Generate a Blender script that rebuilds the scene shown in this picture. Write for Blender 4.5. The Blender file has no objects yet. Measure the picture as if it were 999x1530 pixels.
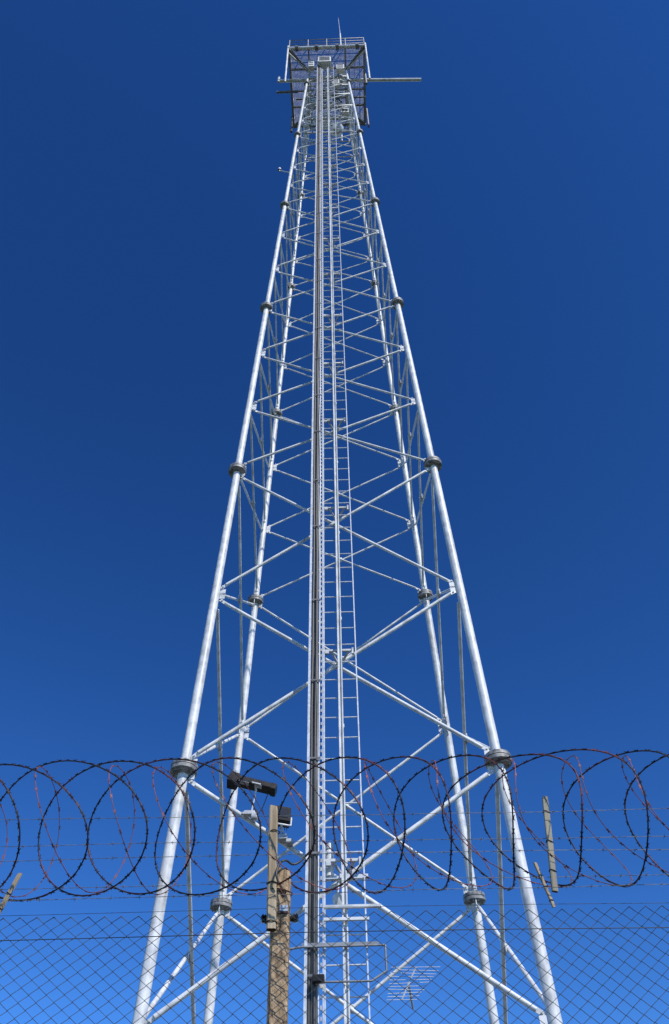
import bpy, math, random
from mathutils import Vector, Matrix, noise
random.seed(7)
PI = math.pi
scene = bpy.context.scene
COL = scene.collection

# ------------------------------------------------------------------ camera
PITCH, YAW, ROLL = 0.82658, 0.00247, 0.018333
CAM = Vector((-0.0256, -11.6473, 1.6))
cd = bpy.data.cameras.new('camera')
cam = bpy.data.objects.new('camera', cd); COL.objects.link(cam)
r0 = Vector((math.cos(YAW), math.sin(YAW), 0)); y0 = Vector((-math.sin(YAW), math.cos(YAW), 0)); z0v = Vector((0, 0, 1))
fw = y0*math.cos(PITCH) + z0v*math.sin(PITCH)
up0 = -y0*math.sin(PITCH) + z0v*math.cos(PITCH)
rt = r0*math.cos(ROLL) - up0*math.sin(ROLL)
up = r0*math.sin(ROLL) + up0*math.cos(ROLL)
cam.matrix_world = Matrix(((rt.x, up.x, -fw.x, CAM.x), (rt.y, up.y, -fw.y, CAM.y), (rt.z, up.z, -fw.z, CAM.z), (0, 0, 0, 1)))
cd.sensor_fit = 'VERTICAL'; cd.sensor_height = 36; cd.sensor_width = 24
cd.lens = 1324.285/1530*36
cd.clip_start = 0.05; cd.clip_end = 3000
scene.camera = cam

# ------------------------------------------------------------------ world, sun, exposure
SUN_EL, SUN_AZ = math.radians(46), math.radians(144)        # azimuth clockwise from +Y (view direction)
world = bpy.data.worlds.new('World'); scene.world = world; world.use_nodes = True
nt = world.node_tree; nt.nodes.clear()
sky = nt.nodes.new('ShaderNodeTexSky'); sky.sky_type = 'NISHITA'; sky.sun_disc = False
sky.sun_elevation = SUN_EL; sky.sun_rotation = SUN_AZ
sky.altitude = 1500; sky.air_density = 1.0; sky.dust_density = 0.2; sky.ozone_density = 3.0
hs = nt.nodes.new('ShaderNodeHueSaturation'); hs.inputs['Saturation'].default_value = 1.2; hs.inputs['Hue'].default_value = 0.500
bg = nt.nodes.new('ShaderNodeBackground'); bg.inputs['Strength'].default_value = 0.086
wo = nt.nodes.new('ShaderNodeOutputWorld')
nt.links.new(sky.outputs[0], hs.inputs['Color']); gm = nt.nodes.new('ShaderNodeGamma'); gm.inputs['Gamma'].default_value = 1.5
nt.links.new(hs.outputs[0], gm.inputs[0]); nt.links.new(gm.outputs[0], bg.inputs[0]); nt.links.new(bg.outputs[0], wo.inputs[0])
sd = bpy.data.lights.new('sun', 'SUN'); sd.energy = 4.6; sd.angle = math.radians(0.53); sd.color = (1, 0.955, 0.89)
sun = bpy.data.objects.new('sun', sd); COL.objects.link(sun)
sdir = Vector((math.sin(SUN_AZ)*math.cos(SUN_EL), math.cos(SUN_AZ)*math.cos(SUN_EL), math.sin(SUN_EL)))
sun.rotation_euler = sdir.to_track_quat('Z', 'Y').to_euler(); sun.location = (8, -20, 30)
scene.view_settings.view_transform = 'Standard'; scene.view_settings.look = 'None'
scene.view_settings.exposure = 0; scene.view_settings.gamma = 1; scene.view_settings.use_curve_mapping = False

# ------------------------------------------------------------------ materials
def mat(name, c1, c2=None, rough=0.5, metal=0.0, scale=6, bump=0.0, bscale=40, detail=5, spec=0.5, c3=None, stretch=None):
    m = bpy.data.materials.new(name); m.use_nodes = True
    n = m.node_tree; b = n.nodes['Principled BSDF']
    b.inputs['Roughness'].default_value = rough; b.inputs['Metallic'].default_value = metal
    b.inputs['Specular IOR Level'].default_value = spec
    tc = n.nodes.new('ShaderNodeTexCoord'); src = tc.outputs['Object']
    if stretch:
        mp = n.nodes.new('ShaderNodeMapping'); mp.inputs['Scale'].default_value = stretch
        n.links.new(src, mp.inputs[0]); src = mp.outputs[0]
    if c2:
        t = n.nodes.new('ShaderNodeTexNoise'); t.inputs['Scale'].default_value = scale; t.inputs['Detail'].default_value = detail
        r = n.nodes.new('ShaderNodeValToRGB')
        r.color_ramp.elements[0].position = 0.34; r.color_ramp.elements[1].position = 0.66
        r.color_ramp.elements[0].color = (*c1, 1); r.color_ramp.elements[1].color = (*c2, 1)
        if c3:
            e = r.color_ramp.elements.new(0.5); e.color = (*c3, 1)
        n.links.new(src, t.inputs['Vector']); n.links.new(t.outputs['Fac'], r.inputs[0]); n.links.new(r.outputs[0], b.inputs['Base Color'])
        if not bump:
            mr = n.nodes.new('ShaderNodeMapRange'); mr.inputs[3].default_value = rough-0.1; mr.inputs[4].default_value = rough+0.12
            n.links.new(t.outputs['Fac'], mr.inputs[0]); n.links.new(mr.outputs[0], b.inputs['Roughness'])
    else:
        b.inputs['Base Color'].default_value = (*c1, 1)
    if bump:
        t2 = n.nodes.new('ShaderNodeTexNoise'); t2.inputs['Scale'].default_value = bscale; t2.inputs['Detail'].default_value = 4
        bp = n.nodes.new('ShaderNodeBump'); bp.inputs['Strength'].default_value = bump; bp.inputs['Distance'].default_value = 0.01
        n.links.new(src, t2.inputs['Vector']); n.links.new(t2.outputs['Fac'], bp.inputs['Height']); n.links.new(bp.outputs[0], b.inputs['Normal'])
    return m
GALV = mat('galvanised_steel', (.43, .45, .46), (.68, .69, .68), rough=.45, metal=.0, scale=7, c3=(.60, .61, .61))
FLG = mat('shaded_flange_steel', (.10, .10, .095), (.34, .34, .33), rough=.55, metal=.2, scale=18, c3=(.2, .2, .195))  # shade of the flange undersides put into the colour, along with weathering
def grime(m, col, amount, sc, stretch):
    n = m.node_tree; b = n.nodes['Principled BSDF']; l = b.inputs['Base Color'].links[0]; src = l.from_socket
    tc = n.nodes.new('ShaderNodeTexCoord'); mp = n.nodes.new('ShaderNodeMapping'); mp.inputs['Scale'].default_value = stretch
    t = n.nodes.new('ShaderNodeTexNoise'); t.inputs['Scale'].default_value = sc; t.inputs['Detail'].default_value = 7; t.inputs['Roughness'].default_value = .65
    r = n.nodes.new('ShaderNodeValToRGB'); r.color_ramp.elements[0].position = .52; r.color_ramp.elements[1].position = .74
    r.color_ramp.elements[0].color = (0, 0, 0, 1); r.color_ramp.elements[1].color = (amount, amount, amount, 1)
    mx = n.nodes.new('ShaderNodeMix'); mx.data_type = 'RGBA'; mx.inputs['B'].default_value = (*col, 1)
    n.links.new(tc.outputs['Object'], mp.inputs[0]); n.links.new(mp.outputs[0], t.inputs['Vector']); n.links.new(t.outputs['Fac'], r.inputs[0])
    n.links.new(r.outputs[0], mx.inputs['Factor']); n.links.new(src, mx.inputs['A']); n.links.new(mx.outputs['Result'], b.inputs['Base Color'])
grime(GALV, (.27, .25, .21), .75, 5, (1, 1, .22))
GALV_OLD = mat('weathered_galvanised', (.33, .35, .36), (.55, .56, .55), rough=.5, metal=.3, scale=14)
ALU = mat('bright_zinc', (.44, .47, .50), (.62, .64, .66), rough=.42, metal=.15, scale=20)
DARKSTEEL = mat('dull_dark_steel', (.10, .105, .11), (.2, .2, .2), rough=.55, metal=.5, scale=12)
BLACK = mat('black_cable_sheath', (.028, .03, .03), (.06, .06, .058), rough=.5, scale=8)
GREYCABLE = mat('grey_cable_sheath', (.16, .16, .15), (.25, .24, .22), rough=.5, scale=8)
RADOME = mat('grey_radome', (.50, .51, .52), (.62, .62, .61), rough=.5, scale=3)
WHITEBOX = mat('white_painted_cabinet', (.62, .63, .62), (.76, .76, .74), rough=.45, scale=5)
RUST = mat('rusted_razor_steel', (.022, .018, .022), (.16, .045, .035), rough=.55, metal=.4, scale=3.2, c3=(.03, .022, .024))
TARN = mat('tarnished_barbed_wire', (.09, .10, .11), (.22, .22, .21), rough=.55, metal=.3, scale=7)
RUSTRED = mat('reddish_rust_wire', (.09, .035, .035), (.32, .10, .08), rough=.65, metal=.2, scale=2.5, c3=(.16, .06, .055))
WIRE = mat('dark_fence_wire', (.02, .025, .03), (.06, .06, .06), rough=.5, metal=.3, scale=4)
CONC = mat('weathered_post_concrete', (.17, .115, .07), (.47, .345, .22), rough=.9, scale=60, bump=.8, bscale=90, c3=(.33, .23, .14), spec=.2, stretch=(1, 1, .4))
PALEWOOD = mat('pale_bleached_timber', (.27, .205, .13), (.46, .37, .255), rough=.85, scale=30, bump=.4, bscale=60, spec=.2, stretch=(1, 1, .12))
GREYWOOD = mat('grey_bleached_timber', (.22, .20, .15), (.36, .33, .25), rough=.85, scale=30, bump=.4, bscale=60, spec=.2, stretch=(1, 1, .12))
LAMPBLK = mat('black_lamp_housing', (.008, .008, .009), (.02, .018, .017), rough=.5, scale=12, spec=.25)
GLASS = mat('lamp_glass', (.25, .27, .3), rough=.1, spec=.8)
LAMPGL = mat('dark_lamp_glass', (.03, .032, .036), rough=.12, spec=.6)
CERAM = mat('black_insulator', (.02, .017, .016), rough=.25)
PLINTH = mat('plinth_concrete', (.28, .27, .25), (.42, .41, .38), rough=.9, scale=5, bump=.4)
RAILM = mat('dull_grey_rail', (.16, .17, .18), (.30, .31, .31), rough=.5, metal=.3, scale=10)
BLADE = mat('zinc_blade', (.30, .30, .31), (.5, .5, .5), rough=.4, metal=.4, scale=9)

# ------------------------------------------------------------------ mesh builder
class MB:
    def __init__(s): s.v = []; s.f = []; s.sm = []; s.mi = []; s.cur = 0
    def ring(s, c, a, b, r, n):
        i = len(s.v)
        for k in range(n):
            t = 2*PI*k/n; s.v.append(c + a*(r*math.cos(t)) + b*(r*math.sin(t)))
        return i
    def face(s, ids, smooth=False): s.f.append(ids); s.sm.append(smooth); s.mi.append(s.cur)
    def tube(s, p, q, r, n=10, r2=None, caps=True):
        p = Vector(p); q = Vector(q); d = (q-p)
        if d.length < 1e-9: return s
        d.normalize(); a = d.orthogonal().normalized(); b = d.cross(a)
        i = s.ring(p, a, b, r, n); j = s.ring(q, a, b, r if r2 is None else r2, n)
        for k in range(n):
            s.face((i+k, i+(k+1) % n, j+(k+1) % n, j+k), True)
        if caps:
            s.cap(i, n, True); s.cap(j, n)
        return s
    def cap(s, i, n, flip=False):                   # a cap with vertices of its own, so that the side keeps its round shading
        j = len(s.v); s.v += [s.v[i+k].copy() for k in range(n)]
        s.face(tuple(j+n-1-k for k in range(n)) if flip else tuple(j+k for k in range(n)))
    def poly(s, pts, r, n=6, closed=False):
        pts = [Vector(p) for p in pts]; N = len(pts); prev = None; rings = []
        for m in range(N):
            if closed: d = pts[(m+1) % N]-pts[m-1]
            else: d = pts[min(m+1, N-1)]-pts[max(m-1, 0)]
            d.normalize()
            a = d.orthogonal() if prev is None else prev-d*prev.dot(d)
            if a.length < 1e-6: a = d.orthogonal()
            a.normalize(); prev = a
            rings.append(s.ring(pts[m], a, d.cross(a), r, n))
        for m in range(N-1+(1 if closed else 0)):
            i = rings[m]; j = rings[(m+1) % N]
            for k in range(n): s.face((i+k, i+(k+1) % n, j+(k+1) % n, j+k), True)
        if not closed:
            s.cap(rings[0], n, True); s.cap(rings[-1], n)
        return s
    def box(s, c, size, M=None):
        c = Vector(c); i = len(s.v); h = [x/2 for x in size]
        for X in (-1, 1):
            for Y in (-1, 1):
                for Z in (-1, 1):
                    o = Vector((X*h[0], Y*h[1], Z*h[2]))
                    s.v.append(c + (M @ o if M else o))
        for q in ((0, 1, 3, 2), (4, 6, 7, 5), (0, 4, 5, 1), (2, 3, 7, 6), (0, 2, 6, 4), (1, 5, 7, 3)):
            s.face(tuple(i+k for k in q))
        return s
    def bar(s, p, q, w, h, upv=(0, 0, 1)):          # rectangular bar: w across, h along upv
        p = Vector(p); q = Vector(q); d = (q-p); L = d.length; d.normalize()
        u = Vector(upv); u = (u-d*u.dot(d)).normalized(); a = d.cross(u)
        M = Matrix((a, d, u)).transposed()
        return s.box((p+q)/2, (w, L, h), M)
    def lathe(s, c, axis, prof, n=20):              # prof: (dist along axis, radius)
        c = Vector(c); d = Vector(axis).normalized(); a = d.orthogonal().normalized(); b = d.cross(a)
        R = [s.ring(c+d*t, a, b, max(r, 1e-4), n) for t, r in prof]
        for m in range(len(R)-1):
            A_ = s.ring(c+d*prof[m][0], a, b, max(prof[m][1], 1e-4), n); B_ = s.ring(c+d*prof[m+1][0], a, b, max(prof[m+1][1], 1e-4), n)
            for k in range(n): s.face((A_+k, A_+(k+1) % n, B_+(k+1) % n, B_+k), True)
        s.cap(R[0], n, True); s.cap(R[-1], n)
        return s
    def build(s, name, m, parent=None, bevel=0):
        me = bpy.data.meshes.new(name); me.from_pydata([tuple(v) for v in s.v], [], s.f)
        ms = m if isinstance(m, (list, tuple)) else [m]
        for x in ms: me.materials.append(x)
        me.polygons.foreach_set('use_smooth', s.sm); me.polygons.foreach_set('material_index', s.mi); me.update()
        o = bpy.data.objects.new(name, me); COL.objects.link(o)
        if parent: o.parent = parent
        if bevel:
            b = o.modifiers.new('bevel', 'BEVEL'); b.width = bevel; b.segments = 2; b.limit_method = 'ANGLE'
        return o
def empty(name, loc=(0, 0, 0), rz=0):
    o = bpy.data.objects.new(name, None); o.location = loc; o.rotation_euler = (0, 0, rz); o.empty_display_size = .3
    COL.objects.link(o); return o
def tag(o, label=None, cat=None, group=None, kind=None):
    if label: o['label'] = label
    if cat: o['category'] = cat
    if group: o['group'] = group
    if kind: o['kind'] = kind
    return o
def relocate(o, parent_loc):                        # mesh built in world coordinates, parented to an empty at parent_loc
    o.location = -Vector(parent_loc)

# ------------------------------------------------------------------ ground
def ground_material(name, a, b, c, scale):
    m = mat(name, a, b, rough=.95, scale=scale, bump=1.0, bscale=scale*6, c3=c, spec=.2); return m
GRASS = ground_material('dry_grass', (.03, .045, .015), (.085, .08, .04), (.05, .06, .025), 1.2)
GRAVEL = ground_material('gravel', (.07, .067, .06), (.17, .16, .15), (.12, .11, .10), 14)
N = 60; g = MB()
for i in range(N+1):
    for j in range(N+1):
        u = (i/N*2-1); v = (j/N*2-1); x = 1500*u*abs(u)**1.6; y = 1500*v*abs(v)**1.6
        d = math.hypot(x, y)
        g.v.append(Vector((x, y, 0 if d < 22 else (noise.noise(Vector((x*.01, y*.01, 0)))*min((d-22)*.02, 5)))))
for i in range(N):
    for j in range(N):
        q = i*(N+1)+j; g.face((q, q+N+1, q+N+2, q+1), True)
tag(g.build('ground', GRASS), kind='structure')
g = MB(); g.box((0, 0, 0.0), (17, 16.8, .024)); tag(g.build('gravel_yard', GRAVEL), kind='structure')

# ------------------------------------------------------------------ the lattice tower
Z0 = 7.53356; S = 6.0; W0 = 1.938377; K = 0.0380127
Z = lambda t: Z0+S*t
W = lambda z: W0-K*(z-Z0)
def node(cx, cy, t):
    z = Z(t); return Vector((cx*W(z), cy*W(z), z))
TROT = -0.0160
tower = empty('lattice_tower', (0, 0, 0), TROT)
tag(tower, 'tall galvanised steel lattice tower with four tubular legs, cross bracing and a square top platform', 'tower')
TTOP = 5.345
corners = [(-1, -1), (1, -1), (1, 1), (-1, 1)]
sections = [(-1, 2), (0, 2), (1, 3), (2, 3), (3, 4), (4, 4), (5, 1)]
panels = []
for t0, n in sections:
    te = min(t0+1, TTOP-.03)
    for i in range(n): panels.append((t0+(te-t0)*i/n, t0+(te-t0)*(i+1)/n))
def legr(t): return {-1: .067, 0: .063, 1: .060, 2: .054, 3: .048, 4: .044}.get(math.floor(t+1e-6), .042 if t > 0 else .067)
for cx, cy in corners:
    m = MB(); ts = [-1.2, 0, 1, 2, 3, 4, 5, TTOP-.02]
    axis = (node(cx, cy, 1)-node(cx, cy, 0)).normalized()
    for a, b in zip(ts, ts[1:]): m.tube(node(cx, cy, a), node(cx, cy, b), legr(a), 20)
    # welded gusset lugs for the braces
    for a, b in panels:
        if a > 4.9: continue
        P = node(cx, cy, a)
        for dx, dy in ((-cx, 0), (0, -cy)):
            d = Vector((dx, dy, 0)); nrm = Vector((dy, dx, 0)).normalized()
            s = .105 if a < 2 else .085
            for sg in (1, -1):
                if a <= -1 and sg < 0: continue
                q = P+d*(legr(a)+.045)+axis*(sg*.09 if abs(a-round(a)) < .01 else sg*.04)
                m.bar(q-axis*.055, q+axis*.055, s*.75, .012, upv=nrm)
    leg = m.build('leg', GALV, tower)
    for t in (-1, 0, 1, 2, 3, 4, 5):
        R = .168-.013*t; f = MB(); c = node(cx, cy, t)
        f.lathe(c, axis, [(-.085, legr(t)*1.08), (-.056, R*.97), (-.05, R), (-.006, R), (-.004, R*.93), (.004, R*.93), (.006, R), (.05, R), (.056, R*.97), (.10, legr(t)*1.08)], 28)
        a = axis.orthogonal().normalized(); b = axis.cross(a)
        for k in range(12):
            th = 2*PI*k/12; p = c+(a*math.cos(th)+b*math.sin(th))*R*.78
            f.tube(p-axis*.08, p+axis*.08, .011, 6)
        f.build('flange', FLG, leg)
    f = MB(); c = node(cx, cy, -1.2); f.box((c.x, c.y, c.z), (.5, .5, .04)); f.build('base_plate', GALV, leg)

# braces: crossing tubes in every panel of every face
nb = 0; rest = MB()
faces = [((-1, -1), (1, -1), Vector((0, -1, 0))), ((-1, 1), (1, 1), Vector((0, 1, 0))), ((-1, -1), (-1, 1), Vector((-1, 0, 0))), ((1, -1), (1, 1), Vector((1, 0, 0)))]
def brace(m, P, Q, out, r, off):
    d = (Q-P).normalized(); a = P+d*.20; b = Q-d*.20
    o = out*off
    m.tube(a+o, b+o, r, 12)
    for e, s in ((a, -1), (b, 1)):
        m.bar(e+o-d*.03*s, e+o*.35+d*.10*s, r*1.9, .012, upv=out)
        m.tube(e+o*.5+d*.06*s-out*.03, e+o*.5+d*.06*s+out*.03, .014, 6)
for a, b in panels:
    for ca, cb, out in faces:
        off = legr(a)
        r = .028 if a < 0 else .026 if a < .4 else .0235 if a < 1 else .0205 if a < 2 else .019 if a < 3 else .017
        if out.y > 0: r *= .9
        h = .09 if abs(a-round(a)) < .01 else .04
        h2 = .09 if abs(b-round(b)) < .01 else .04
        up_ = Vector((0, 0, 1))
        for k, (A, B) in enumerate(((ca, cb), (cb, ca))):
            P = node(*A, a)+up_*h; Q = node(*B, b)-up_*h2
            m = MB() if nb < 96 else rest
            brace(m, P, Q, out, r, (.032 if k == 0 else -.032))
            if k == 0:
                wa = W(Z(a)); wb = W(Z(b)); tt = wa/(wa+wb); C = P+(Q-P)*tt
                m.tube(C-out*.06, C+out*.06, .016, 8)
                m.bar(C-up_*.06, C+up_*.06, .11, .012, upv=out)
            if nb < 96: m.build('brace', GALV, tower)
            nb += 1
tag(rest.build('brace', GALV, tower), kind='stuff')
# horizontal ring under the platform
m = MB()
zt = Z(5.12)
ww = W(zt)
for i in range(4):
    A = corners[i]; B = corners[(i+1) % 4]
    m.bar((A[0]*ww, A[1]*ww, zt), (B[0]*ww, B[1]*ww, zt), .07, .12)
m.build('head_ring', GALV_OLD, tower)

# ladder on the near face, parallel to it
def nf(x, z, off): return Vector((x, -W(z)-off, z))
LO = .28
zb, ztop = 1.9, Z(TTOP)+.2
lad = MB()
for x in (-.19, .237):
    lad.bar(nf(x, zb, LO), nf(x, ztop, LO), .015, .04, upv=(0, 1, 0))
lad = lad.build('ladder', ALU, tower)
rz = []; z = zb+.15
while z < ztop-.1: rz.append(z); z += .2998
restr = MB()
for i, z in enumerate(rz):
    m = MB() if i < 100 else restr
    m.tube(nf(-.185, z, LO), nf(.232, z, LO), .0085, 8)
    if i < 100: m.build('rung', ALU, lad)
tag(restr.build('rung', ALU, lad), kind='stuff')
m = MB()                                            # central fall-arrest rail, two lips and a web
for dx in (-.022, .022): m.bar(nf(.022+dx, zb, LO+.045), nf(.022+dx, ztop, LO+.045), .014, .034, upv=(0, 1, 0))
m.bar(nf(.022, zb, LO+.03), nf(.022, ztop, LO+.03), .05, .006, upv=(0, 1, 0))
z = zb+.6
while z < ztop:
    m.box(nf(.022, z, LO+.02), (.075, .03, .05)); z += 1.8
m.build('fall_arrest_rail', GALV, lad)

# cable ladder beside it
ct = MB()
for x, wd, o in ((-.380, .030, .05), (-.207, .012, .0)):
    ct.bar(nf(x, zb, LO+o), nf(x, ztop-.3, LO+o), wd, .055, upv=(0, 1, 0))
z = zb
while z < ztop-.4:
    ct.bar(nf(-.37, z, LO-.02), nf(-.21, z, LO-.02), .012, .03); z += .6
ct = ct.build('cable_tray', ALU, tower)
for x, r, o, mm in ((-.342, .017, .035, BLACK), (-.318, .013, .02, GREYCABLE), (-.296, .017, .045, BLACK), (-.335, .014, 0, BLACK), (-.272, .012, .03, GREYCABLE), (-.25, .009, .05, ALU), (-.30, .016, .0, BLACK)):
    pts = []; z = zb
    while z < ztop-.6:
        pts.append(nf(x+random.uniform(-.007, .007), z, LO+o+random.uniform(-.007, .007))); z += .9
    m = MB(); m.poly(pts, r, 8); m.build('cable', mm, ct)
m = MB(); z = zb+.05                                # perforated strip with clamps
while z < ztop-.7:
    m.box(nf(-.228, z, LO+.01), (.014, .02, .04)); z += .1
m.build('clamp_strip', GALV_OLD, ct)
z = zb+.4
while z < ztop-.7:
    m = MB(); m.box(nf(-.30, z, LO+.070), (.13, .006, .022)); z += random.uniform(1.0, 1.6); m.build('cable_clamp', DARKSTEEL, ct)

# ladder stand-off brackets at each crossing
for a, b in panels:
    if a > 5: continue
    wa = W(Z(a)); wb = W(Z(b)); zc = Z(a)+(Z(b)-Z(a))*wa/(wa+wb)
    m = MB()
    m.bar(nf(-.40, zc+.1, LO-.045), nf(.24, zc+.1, LO-.045), .026, .03)
    m.bar(nf(-.10, zc+.1, LO-.06), nf(0, zc, .05), .025, .025)
    m.bar(nf(.14, zc+.1, LO-.06), nf(0.03, zc, .05), .025, .025)
    m.box(nf(-.15, zc+.06, LO-.03), (.05, .04, .06)); m.box(nf(.2, zc+.07, LO-.03), (.03, .04, .10))
    m.build('ladder_bracket', GALV_OLD, tower)

# top platform
ZP = 39.6; H = 1.48
m = MB()
et = MB(); et.tube((-H-.05, -H, ZP), (H+.05, -H, ZP), .075, 14)
m.bar((-H, H, ZP), (H, H, ZP), .08, .16)
m.bar((-H, -H, ZP), (-H, H, ZP), .08, .16); m.bar((H, -H, ZP), (H, H, ZP), .08, .16)
wl = W(ZP)
for s in (-1, 1):
    m.bar((s*wl, -H, ZP-.01), (s*wl, H, ZP-.01), .06, .12)
    m.bar((-H, s*wl, ZP-.012), (H, s*wl, ZP-.012), .06, .12)
m.bar((-H, 0.1, ZP-.014), (H, 0.1, ZP-.014), .05, .1)
plat = m.build('platform', RAILM, tower); et.build('edge_tube', GALV, plat)
for cx, cy in corners:
    b = MB(); b.bar((cx*H, cy*H, ZP-.09), (cx*(wl), cy*(wl), ZP-.42), .10, .12); b.build('corner_bracket', DARKSTEEL, plat)
m = MB(); x = -H+.04
while x < H:
    m.box((x, .55*0, ZP+.1), (.005, 2*H-.04, .03)); x += .06
y = -H+.05
while y < H:
    if abs(y) > .0: m.box((0, y, ZP+.1), (2*H-.04, .005, .03))
    y += .045
gr = m.build('grating', GALV, plat)
m = MB()
for zz, r in ((.45, .018), (.8, .018), (1.15, .024)):
    m.poly([(-H, -H, ZP+zz), (H, -H, ZP+zz), (H, H, ZP+zz), (-H, H, ZP+zz)], r, 8, closed=True)
for i in range(4):
    A = Vector((*corners[i], 0))*H; B = Vector((*corners[(i+1) % 4], 0))*H
    for k in range(4):
        P = A+(B-A)*k/4; m.tube((P.x, P.y, ZP), (P.x, P.y, ZP+1.15), .022, 8)
m.build('guard_rail', RAILM, plat)
m = MB()
for x in (-1.18, -.4, .42, 1.2): m.lathe((x-.06, -H, ZP), (1, 0, 0), [(0, .11), (.12, .11)], 16)
m.build('pipe_clamp', DARKSTEEL, plat)
for s in (-1, 1):                                   # vertical mounting pipes hanging at the near corners
    m = MB(); m.tube((s*(H+.04), -H-.02, ZP-4.1), (s*(H+.04), -H-.02, ZP+.3), .034, 12)
    m.bar((s*(H+.04), -H, ZP-.45), (s*W(ZP), -W(ZP), ZP-.45), .05, .05)
    m.build('mounting_pipe', GALV, plat)
m = MB(); m.tube((-1.95, -.45, 39.15), (3.72, -.28, 39.2), .065, 12)
m.tube((-1.95, -.45, 39.0), (-1.95, -.45, 39.55), .05, 10)
m.build('boom', GALV, plat)
m = MB(); m.tube((-2.05, -.10, 38.9), (-1.2, -.1, 38.9), .05, 10); m.tube((-1.3, .2, 38.9), (1.5, .2, 38.9), .035, 10)
m.tube((1.5, -.45, 38.4), (1.5, -.45, 39.6), .05, 10); m.tube((1.55, .9, 37.6), (1.55, .9, 39.6), .045, 10); m.tube((-1.52, 1.1, 37.9), (-1.52, 1.1, 39.6), .045, 10)
m.build('crossbar', DARKSTEEL, plat)
m = MB(); m.tube((.56, -H, ZP+.1), (.56, -H, ZP+1.9), .03, 8); m.tube((.56, -H, ZP+1.9), (.52, -H, ZP+4.3), .012, 6, r2=.006)
m.build('lightning_rod', GALV, plat)

# ------------------------------------------------------------------ equipment on the tower
def place(x, y, z):
    c, s = math.cos(TROT), math.sin(TROT); return (c*x-s*y, s*x+c*y, z)
def cabinet(loc, sz, name, label, cat, group, louv=3):
    e = empty(name, place(*loc), TROT); tag(e, label, cat, group)
    m = MB(); m.box((0, 0, sz[2]/2), sz); m.build('housing', WHITEBOX, e, bevel=.012)
    m = MB()
    for k in range(louv): m.box((0, -sz[1]/2-.004, sz[2]*(.2+.6*k/max(louv-1, 1))), (sz[0]*.8, .012, sz[2]*.09))
    m.build('vent_slot', LAMPBLK, e)
    m = MB(); m.bar((-sz[0]*.3, sz[1]/2+.03, sz[2]*.1), (-sz[0]*.3, sz[1]/2+.03, sz[2]*.9), .03, .05, upv=(0, 1, 0)); m.bar((sz[0]*.3, sz[1]/2+.03, sz[2]*.1), (sz[0]*.3, sz[1]/2+.03, sz[2]*.9), .03, .05, upv=(0, 1, 0)); m.build('mounting_bracket', GALV, e)
cabinet((-.10, -1.12, 38.6), (.5, .3, .62), 'equipment_cabinet', 'largest white equipment box under the platform, above the ladder', 'equipment box', None, 4)
cabinet((.5, -1.0, 38.2), (.3, .22, .5), 'radio_unit', 'small white radio unit right of the big box under the platform', 'radio unit', 'radio units under the platform')
cabinet((.3, -.75, 37.3), (.28, .2, .45), 'radio_unit', 'lower white radio unit just inside the tower head', 'radio unit', 'radio units under the platform')
cabinet((-.62, -1.05, 38.5), (.22, .2, .75), 'radio_unit', 'narrow grey radio unit left of the ladder under the platform', 'radio unit', 'radio units under the platform')
def drum(loc, rad, aim, label):
    e = empty('drum_antenna', place(*loc), TROT); tag(e, label, 'antenna', 'drum antennas in the tower head')
    a = Vector(aim).normalized()
    m = MB(); m.lathe((0, 0, 0), a, [(-.22, rad*.3), (-.16, rad*.6), (-.05, rad), (.16, rad)], 28); m.build('dish', GALV, e)
    m = MB(); m.lathe((0, 0, 0), a, [(.162, rad*.985), (.19, rad*.9), (.21, rad*.5), (.215, .01)], 28); m.build('radome', RADOME, e)
    m = MB(); q = -a*.3; m.tube(q-Vector((0, 0, .4)), q+Vector((0, 0, .4)), .04, 10); m.bar(-a*.2, q, .06, .1); m.build('mounting_pole', GALV_OLD, e)
drum((.45, -.5, 38.6), .3, (.3, -1, -.1), 'white drum antenna beside the big equipment box in the tower head')
drum((.3, .3, 35.6), .26, (-.5, -.8, 0), 'grey drum antenna inside the tower just below the platform')
drum((-.35, .35, 37.0), .24, (-.8, -.4, 0), 'drum antenna left of the ladder inside the tower head')

cabinet((-.15, .45, 36.6), (.4, .3, .7), 'radio_unit', 'grey radio unit hanging behind the cable tray below the platform', 'radio unit', 'radio units under the platform')
cabinet((.62, .2, 36.9), (.3, .25, .6), 'radio_unit', 'radio unit by the back right leg below the platform', 'radio unit', 'radio units under the platform')
cabinet((-.62, .0, 37.6), (.25, .25, .6), 'radio_unit', 'radio unit by the left side bracing below the platform', 'radio unit', 'radio units under the platform')
m = MB()
for k in range(9):                                     # cable loops hanging from the deck to the radio units
    a = random.uniform(-.6, .7); b = random.uniform(-.9, .9); c_ = random.uniform(-.5, .7)
    pts = [(-.3+.02*k, -.95, 36.2), (a*.4, -.6, 35.6+.15*k), (a, b*.5, 36.6+.1*k), (c_, b, 37.8), (c_*1.2, b*1.1, 39.4)]
    q = []
    for i in range(4):
        P0, P1, P2, P3 = (Vector(pts[max(i-1, 0)]), Vector(pts[i]), Vector(pts[i+1]), Vector(pts[min(i+2, 4)]))
        for j in range(6):
            t = j/6; q.append(.5*((2*P1)+(P2-P0)*t+(2*P0-5*P1+4*P2-P3)*t*t+(-P0+3*P1-3*P2+P3)*t**3))
    m.poly(q, .022, 6)
m.build('feeder_cable', BLACK, tower)
for z in (38.4, 37.2, 36.0, 34.6):
    w_ = W(z); m = MB()
    m.poly([(-w_, -w_, z), (w_, -w_, z), (w_, w_, z), (-w_, w_, z)], .03, 8, closed=True)
    m.bar((-w_, 0, z), (w_, 0, z), .05, .05)
    m.build('ring_brace', GALV_OLD, tower)

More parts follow.
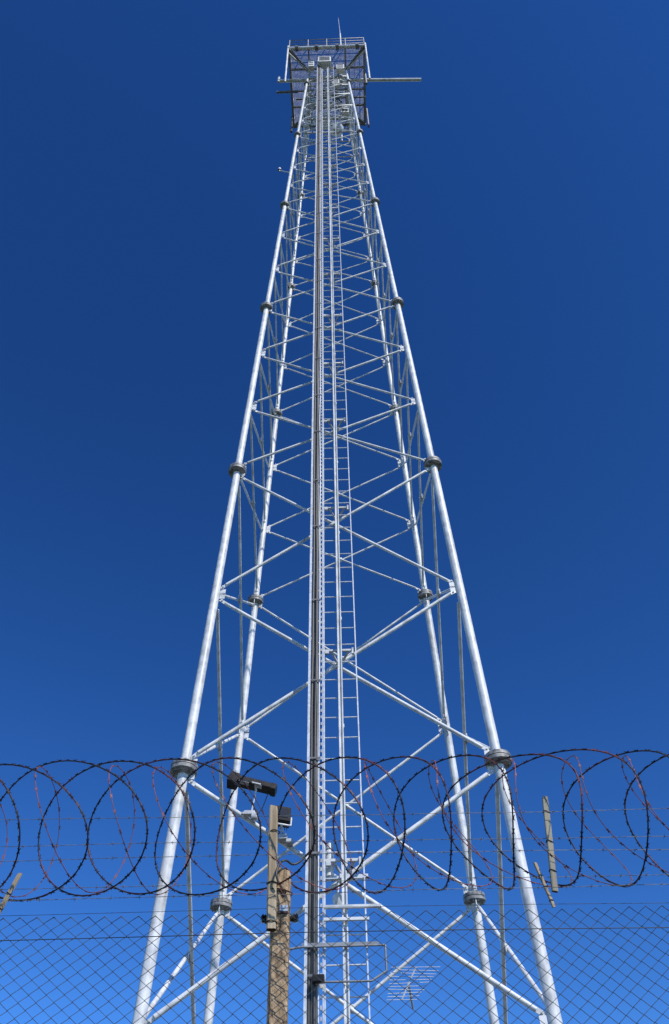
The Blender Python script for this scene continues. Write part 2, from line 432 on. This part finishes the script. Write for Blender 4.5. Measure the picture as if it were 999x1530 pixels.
# small bracket with obstruction light on the left leg
e = empty('obstruction_light', place(-1.2, -1.17, 28.05), TROT); tag(e, 'small white light on a short arm off the upper left leg', 'light')
m = MB(); m.tube((0.02, 0, 0), (-.30, -.02, .14), .014, 8); m.tube((-.30, -.02, .10), (-.30, -.02, .2), .02, 8); m.build('arm', GALV, e)
m = MB(); m.lathe((-.30, -.02, .19), (0, 0, 1), [(0, .04), (.03, .048), (.09, .045), (.13, .02)], 14); m.build('lamp', WHITEBOX, e)
m = MB(); m.lathe((-.30, -.02, .17), (0, 0, 1), [(0, .05), (.02, .05)], 14); m.build('lamp_base', LAMPBLK, e)

# floodlights clamped to the lowest near brace
def floodlight(loc, L, w, h, tilt, rotz, label, fins):
    e = empty('floodlight', place(*loc), 0); tag(e, label, 'floodlight', 'floodlights clamped to the tower brace')
    M = Matrix.Rotation(rotz, 3, 'Z') @ Matrix.Rotation(tilt, 3, 'Y')
    return e, M
e = empty('floodlight', place(-1.06, -2.02, 6.85), 0)
tag(e, 'long black floodlight tilted on a thin white strut, left of the fence post top', 'floodlight', 'floodlights clamped to the tower brace')
M = Matrix.Rotation(math.radians(16), 3, 'Y') @ Matrix.Rotation(math.radians(-20), 3, 'X')
c = Vector((0.01, -.03, .38))
m = MB(); m.box(c, (.56, .12, .075), M); m.box(c+M @ Vector((-.25, 0, -.015)), (.12, .14, .15), M); m.box(c+M @ Vector((.255, 0, -.005)), (.06, .13, .09), M)
for k in range(12): m.box(c+M @ Vector((-.16+.034*k, 0, .045)), (.006, .10, .05), M)
m.build('housing', LAMPBLK, e, bevel=.005)
for dx, w_ in ((-.11, .13), (.07, .09)):
    m = MB(); m.box(c+M @ Vector((dx, -.03, -.041)), (w_, .05, .010), M); m.build('lens', GLASS, e)
m = MB(); m.tube(c+Vector((.04, -.0, -.05)), (-.0, -.0, .04), .009, 8); m.bar(c+M @ Vector((-.01, -.062, -.035)), c+M @ Vector((.10, -.062, -.035)), .02, .014); m.bar(c+M @ Vector((.04, -.06, -.037)), c+M @ Vector((.04, .06, -.037)), .02, .014); m.build('strut', GALV, e)
m = MB(); m.box((-.02, .0, .02), (.13, .09, .05)); m.tube((-.08, -.07, 0), (-.08, .05, 0), .016, 8); m.box((.04, -.01, -.02), (.07, .08, .07)); m.tube((-.12, 0, 0.02), (-.05, 0, 0.03), .022, 8); m.build('clamp', GALV_OLD, e, bevel=.006)
m = MB(); m.poly([c+M @ Vector((.2, .03, -.03)), c+M @ Vector((.2, .06, -.12)), Vector((.12, .06, .12)), Vector((.07, .04, .02)), Vector((.12, .05, -.06))], .006, 6); m.build('supply_cable', BLACK, e)
e = empty('floodlight', place(-.66, -2.06, 6.72), 0)
tag(e, 'square black floodlight just right of the top of the post arm', 'floodlight', 'floodlights clamped to the tower brace')
M = Matrix.Rotation(math.radians(-28), 3, 'X') @ Matrix.Rotation(math.radians(12), 3, 'Z')
c = Vector((-.03, -.04, .06))
m = MB(); m.box(c, (.19, .1, .26), M)
for k in range(7): m.box(c+M @ Vector((-.075+.025*k, .07, 0)), (.006, .05, .24), M)
m.build('housing', LAMPBLK, e, bevel=.01)
m = MB(); m.box(c+M @ Vector((0, -.052, 0)), (.13, .006, .17), M); m.build('lens', LAMPGL, e)
m = MB(); m.poly([c+M @ Vector((-.11, 0, 0)), c+M @ Vector((-.11, 0, -.15)), c+M @ Vector((.11, 0, -.15)), c+M @ Vector((.11, 0, 0))], .012, 6); m.tube(c+M @ Vector((0, 0, -.15)), (-.02, .03, -.15), .014, 8); m.build('strut', ALU, e)
m = MB(); m.box((-.02, .03, -.17), (.11, .11, .06)); m.box((.06, .03, -.22), (.08, .1, .05)); m.build('clamp', GALV_OLD, e, bevel=.008)

# lamp and shelf beside the ladder
e = empty('ladder_lamp', place(-.14, -2.12, 6.02), 0); tag(e, 'pale tubular lamp standing on a crossbar between the cable tray and ladder rail', 'lamp')
m = MB(); m.bar((-.1, 0, 0), (.42, 0, .02), .05, .04); m.bar((.38, .0, -.28), (.38, 0, .06), .04, .04); m.box((.17, 0, .02), (.12, .08, .07)); m.build('shelf_bar', ALU, e)
m = MB(); m.lathe((0, 0, .02), (0, 0, 1), [(0, .05), (.28, .05), (.31, .03)], 16); m.build('lamp_body', WHITEBOX, e)
m = MB(); m.lathe((0, 0, .33), (0, 0, 1), [(0, .045), (.07, .045)], 16); m.build('lamp_cap', GALV_OLD, e)
m = MB(); m.lathe((.08, -.02, -.24), (.5, -1, -.4), [(-.05, .02), (.02, .07), (.03, .07)], 16); m.tube((.08, 0, -.2), (.1, 0, 0), .012, 6); m.build('spot_head', GALV, e)

# frame across the foot of the ladder
m = MB()
fy = lambda z: -W(z)-LO-.09
m.bar((-.20, fy(5.6), 5.60), (.40, fy(5.6), 5.60), .03, .032)
m.bar((-.2, fy(5.47), 5.47), (.27, fy(5.47), 5.47), .03, .03)
m.build('cross_rail', GALV, tower)
m = MB()
pts = [(-.42, fy(5.2), 5.2), (.42, fy(5.2), 5.2), (.42, fy(4.95), 4.95), (.27, fy(4.86), 4.86), (-.30, fy(4.86), 4.86)]
for a, b in zip(pts, pts[1:]): m.tube(a, b, .011, 8)
m.tube((-.65, fy(5.22), 5.17), (-.42, fy(5.2), 5.2), .012, 8)
m.bar((-.42, fy(5.2)+.03, 5.23), (.36, fy(5.2)+.03, 5.23), .02, .03)
m.build('step_guard', RAILM, tower)
m = MB(); m.box((-.25, fy(4.88)-.03, 4.88), (.12, .07, .07)); m.build('junction_box', LAMPBLK, tower, bevel=.008)

# multi-rod antenna behind the fence, right of the ladder
e = empty('rod_antenna', place(.66, -1.75, 5.05), 0); tag(e, 'faint thin many-rodded antenna low inside the tower, right of the ladder', 'antenna')
m = MB(); A_ = Vector((-.09, -.16, -.20)); B_ = Vector((.10, .14, .22)); m.bar(A_, B_, .010, .010)
m.tube((0, 0, 0), (.05, .35, -.12), .012, 8); m.build('boom', GALV_OLD, e)
for k in range(11):
    c = A_.lerp(B_, k/10); h = .16+.012*k; u = Vector((1, .25+.03*random.uniform(-1, 1), .08+.04*random.uniform(-1, 1))).normalized()
    m = MB(); m.tube(c-u*h, c+u*h, .0028, 6); m.build('rod', GALV_OLD, e)

# concrete plinths
for i, (cx, cy) in enumerate(corners):
    c = node(cx, cy, -1.2); m = MB(); m.box((0, 0, c.z/2-.01), (.9, .9, c.z-.02))
    o = m.build('plinth', PLINTH, None, bevel=.02); o.location = place(c.x, c.y, 0); o.rotation_euler.z = TROT
    tag(o, 'concrete plinth under the %s leg of the tower' % ('front left', 'front right', 'back right', 'back left')[i], 'plinth', 'plinths under the tower legs')

# ------------------------------------------------------------------ fence
FY = -8.447
MT = 2.962                                             # top of the mesh
fence = empty('chain_link_fence', (0, FY, 0)); tag(fence, 'chain-link fence of dark wire diamonds on a weathered post, in front of the tower', 'fence')
p = .0235; pxh = .0300; FX = 5.5
m = MB(); i = 0; x = -FX
def sag(x, z): return .010*noise.noise(Vector((x*1.1, z*.8, 3)))*(.5+z/3) + .004*noise.noise(Vector((x*7, z*5, 9)))
nrow = int((MT-.03)/p)
while x < FX:
    if abs(x) < 1.9: n_, lo = 5, 0
    else: n_, lo = 4, 0
    pts = []
    for j in range(nrow+1):
        z = MT-j*p; sx = pxh*(1 if (j % 2) else 0)
        yy = .0022*(1 if j % 2 else -1)
        xx = x+sx*(1.0)
        pts.append((xx+sag(xx, z)+.012*noise.noise(Vector((0, x*.6, z))), yy+.02*noise.noise(Vector((x*.8, z, 0))), z+.006*noise.noise(Vector((x*2.1, z*2, 5)))))
    m.poly(pts, .0016, n_)
    x += 2*pxh
    i += 1
# mirrored wires complete the diamonds
x = -FX
while x < FX:
    pts = []
    for j in range(nrow+1):
        z = MT-j*p; sx = pxh*(1 if (j % 2) else 2)
        yy = -.0022*(1 if j % 2 else -1)
        xx = x+sx
        pts.append((xx+sag(xx, z)+.012*noise.noise(Vector((0, x*.6, z))), yy+.02*noise.noise(Vector((x*.8, z, 0))), z+.006*noise.noise(Vector((x*2.1, z*2, 5)))))
    m.poly(pts, .0016, 4); x += 2*pxh
m.build('mesh_panel', WIRE, fence)
def strand(z, r, sagz=.004):
    return [(x/10, -.006, z+sagz*math.cos(x/10*2.2)+.003*noise.noise(Vector((x*.13, z, 2)))) for x in range(int(-FX*10), int(FX*10)+1)]
for z in (MT+.012, 2.888, 1.5, .15):
    m = MB(); m.poly(strand(z, .002), .0015 if z < 2.9 else .0008, 6); m.build('tension_wire', WIRE, fence)

# main post and its parts
def warped_post(h0, h1, w, d, name, material, parent, lean=0, top_cut=.02, seg=40, amp=.0022):
    m = MB(); prev = None
    for k in range(seg+1):
        z = h0+(h1-h0)*k/seg; i = len(m.v)
        for q in range(16):
            t = 2*PI*(q+.5)/16; cx = math.cos(t); cy = math.sin(t)
            e = 22; rr = (abs(cx)**e+abs(cy)**e)**(-1/e)
            nn = noise.noise(Vector((cx*2, cy*2, z*9)))+.6*noise.noise(Vector((cx*5, cy*5, z*31)))
            s = amp*nn/w*2
            zz = z
            if k == seg: zz -= top_cut*(.5+.5*cx); s -= .10
            m.v.append(Vector((cx*rr*w/2*(1+s)+lean*(z-h0), cy*rr*d/2*(1+s), zz)))
        if prev is not None:
            for q in range(16): m.face((prev+q, prev+(q+1) % 16, i+(q+1) % 16, i+q), False)
        prev = i
    m.cap(prev, 16)
    return m.build(name, material, parent)
post = warped_post(0, 3.15, .069, .07, 'post', CONC, fence, seg=130); post.location = (-.256, .052, 0)
post['label'] = 'thick brown weathered fence post with cut top'
arm = warped_post(0, .475, .034, .028, 'post_extension', PALEWOOD, post, lean=-.02, top_cut=.008, seg=20, amp=.001); arm.location = (-.028, -.052, 2.905)
for z in (3.10-.03, 3.27, 2.93):
    k = MB(); k.poly([(-.05-.0+.024*math.cos(t)+.0, -.052+.02*math.sin(t), z+.0015*math.sin(2*t)) if False else (-.030+.0215*math.cos(t), -.052+.0185*math.sin(t), z+.002*math.sin(3*t)) for t in [2*PI*i/16 for i in range(16)]], .0022, 5, closed=True); k.build('tie_wire', RUST, post)
k = MB(); k.poly([(.041*math.cos(t)*1.0, .042*math.sin(t)-.0, 3.055+.004*math.sin(t*2)) for t in [2*PI*i/20 for i in range(20)]], .0025, 5, closed=True)
k.poly([(-.03, -.07, 3.045), (.0, -.04, 3.05), (.012, -.038, 3.03), (.02, -.04, 3.045)], .003, 5); k.build('tie_wire', RUST, post)
k = MB(); k.box((.014, -.0395, 2.985), (.03, .008, .022)); k.build('staple_plate', BLADE, post)
k = MB(); k.bar((-.012, -.042, 2.968), (.03, -.042, 2.970), .004, .005); k.build('staple_plate', RUST, post)
for sx in (-.05, .047):
    k = MB(); k.lathe((sx, -.018, 2.957), (1 if sx > 0 else -1, 0, .1), [(-.012, .008), (0, .012), (.004, .017), (.009, .012), (.013, .018), (.019, .010)], 14); k.build('insulator', CERAM, post)

# battens hanging in the barbed strands
def batten(P, Q, w, material, label, bands):
    P = Vector(P); Q = Vector(Q); L = (Q-P).length
    m = warped_post(0, L, w, w*.6, 'wire_batten', material, None, seg=14, amp=.001, top_cut=.004)
    m.location = P; m.rotation_euler = (Q-P).to_track_quat('Z', 'X').to_euler()
    tag(m, label, 'batten', 'battens tied in the fence top wires')
    for b in bands:
        k = MB(); k.poly([(w*.62*math.cos(t), w*.42*math.sin(t), L*b+.002*math.sin(2*t)) for t in [2*PI*i/14 for i in range(14)]], .0018, 5, closed=True); k.build('tie_wire', RUST, m)
batten((-1.285, FY, 2.93), (-1.218, FY-.02, 3.12), .017, PALEWOOD, 'bright slanting wooden batten in the wires at the far left edge', (.35, .62))
batten((.726, FY, 2.965), (.680, FY-.03, 3.118), .014, PALEWOOD, 'short bright leaning batten right beside the front right tower leg', (.15, .45, .7))
batten((.745, FY+.02, 3.03), (.781, FY+.03, 3.415), .023, GREYWOOD, 'tall grey upright batten standing inside the razor coil', (.2, .5, .82))

# barbed strands above the mesh
desc = ['lowest barbed wire strand, just above the top edge of the mesh', 'second barbed strand above the mesh, crossing the coil bottoms', 'third barbed strand, through the middle of the razor coil', 'fourth barbed strand up, through the upper middle of the coil', 'topmost barbed strand, near the top of the razor coil']
for i, z in enumerate((3.025, 3.085, 3.17, 3.25, 3.34)):
    m = MB(); yy = (-.02, .03, -.01, .04, .0)[i]
    for ph in (0, PI):
        pts = []
        for k in range(int(2*FX/.025)):
            x = -FX+k*.025; t = k*.8+ph
            pts.append((x, yy+.0012*math.sin(t), z+.0012*math.cos(t)+.006*math.sin(x*1.3+i)+.004*noise.noise(Vector((x*2, i, 0)))))
        m.poly(pts, .0006, 4)
    x = -FX
    while x < FX:
        zz = z+.006*math.sin(x*1.3+i)+.004*noise.noise(Vector((x*2, i, 0)))
        c = Vector((x, yy, zz)); a = random.random()*PI
        for q in (0, 1.4):
            d = Vector((.25, math.cos(a+q), math.sin(a+q)))*.009; m.tube(c-d, c+d, .0007, 4)
        m.poly([c+Vector((-.004+.0015*w, .0025*math.cos(w*1.6), .0025*math.sin(w*1.6))) for w in range(6)], .001, 4)
        x += random.uniform(.09, .13)
    o = m.build('barbed_wire', TARN, None); o.location = (0, FY, 0)
    tag(o, desc[i], 'barbed wire', 'barbed wire strands above the fence')

# razor coil
R = .246; CZ = 3.305; PT = .212
coil = empty('razor_wire_coil', (0, FY, CZ)); tag(coil, 'dark rusty coil of razor wire stretched along the top of the fence', 'razor wire')
def coil_points(A0, B0, seed, phase, sgn, p_, rscale=1.0):
    pts = []; n = 56
    for k in range(int(9.4/p_)*n):
        th = 2*PI*k/n; turn = th/(2*PI)
        xa = -4.7+p_*turn
        A = A0-sgn*.07*max(-1.3, min(1.3, xa))+.12*noise.noise(Vector((turn*.5, seed, 0)))
        q = max(0, min(1, (xa+.3)/.9)); B = B0+.07*q*q*(3-2*q)+.03*noise.noise(Vector((turn*.6, seed+7, 0)))
        x = xa+A*sgn*math.sin(th-sgn*phase)+B*math.sin(2*th)+.06*noise.noise(Vector((turn*.8, 0, seed)))
        rr = R*rscale*(1+.05*noise.noise(Vector((turn*1.1, seed, 1))))
        pts.append(Vector((x, -rr*math.sin(th), rr*math.cos(th)+.014*noise.noise(Vector((turn*.7, 2, seed))))))
    return pts
def make_coil(name_mat, pts, core_r, Lb, hb, step, parent, thick=.0012):
    m = MB(); m.poly(pts, core_r, 6); m.build('core_wire', name_mat, parent)
    m = MB(); L = 0; nxt = .02
    for k in range(1, len(pts)):
        a, b = pts[k-1], pts[k]; seg = (b-a).length
        while L+seg > nxt:
            c = a+(b-a)*((nxt-L)/seg); d = (b-a).normalized()
            s = Vector((0, c.y, c.z)).normalized(); s = (s-d*s.dot(d)).normalized(); w = d.cross(s)
            ang = random.uniform(-.6, .6); s2 = s*math.cos(ang)+w*math.sin(ang); w2 = d.cross(s2)
            i = len(m.v); l_ = Lb*random.uniform(.85, 1.15)
            for (u, q) in ((-l_, hb), (-.003, .003), (.003, .003), (l_, hb), (l_*.55, 0), (l_, -hb), (.003, -.003), (-.003, -.003), (-l_, -hb), (-l_*.55, 0)):
                m.v.append(c+d*u+w2*q+s2*core_r); m.v.append(c+d*u+w2*q+s2*(core_r+thick))
            m.face(tuple(i+2*j+1 for j in range(10))); m.face(tuple(i+2*(9-j) for j in range(10)))
            for j in range(10):
                j2 = (j+1) % 10; m.face((i+2*j, i+2*j2, i+2*j2+1, i+2*j+1))
            nxt += step*random.uniform(.85, 1.15)
        L += seg
    m.build('blade', name_mat, parent)
make_coil(RUST, coil_points(.235, -.015, 1.7, .49, 1, .222), .0029, .012, .0075, .046, coil)
coil2 = empty('razor_wire_coil', (0, FY+.02, CZ)); tag(coil2, 'thinner reddish rusted razor wire strand wound through the dark coil', 'razor wire')
make_coil(RUSTRED, coil_points(.17, -.01, 4.4, .49, -1, .27, .95), .0016, .009, .006, .07, coil2)

# black cable over the post top
m = MB(); raw = [(-.262, -.035, 3.06), (-.27, -.04, 3.09), (-.262, -.02, 3.135), (-.24, .0, 3.158), (-.215, .02, 3.152), (-.19, .03, 3.165), (-.165, .03, 3.19), (-.14, .0, 3.20)]
pts = []
for a in range(len(raw)-1):
    P0 = Vector(raw[max(a-1, 0)]); P1 = Vector(raw[a]); P2 = Vector(raw[a+1]); P3 = Vector(raw[min(a+2, len(raw)-1)])
    for k in range(6):
        t = k/6; pts.append(.5*((2*P1)+(P2-P0)*t+(2*P0-5*P1+4*P2-P3)*t*t+(-P0+3*P1-3*P2+P3)*t**3))
m.poly(pts, .0042, 8); o = m.build('cable', BLACK, None); o.location = (0, FY, 0)
tag(o, 'short black cable looped over the cut top of the fence post', 'cable')
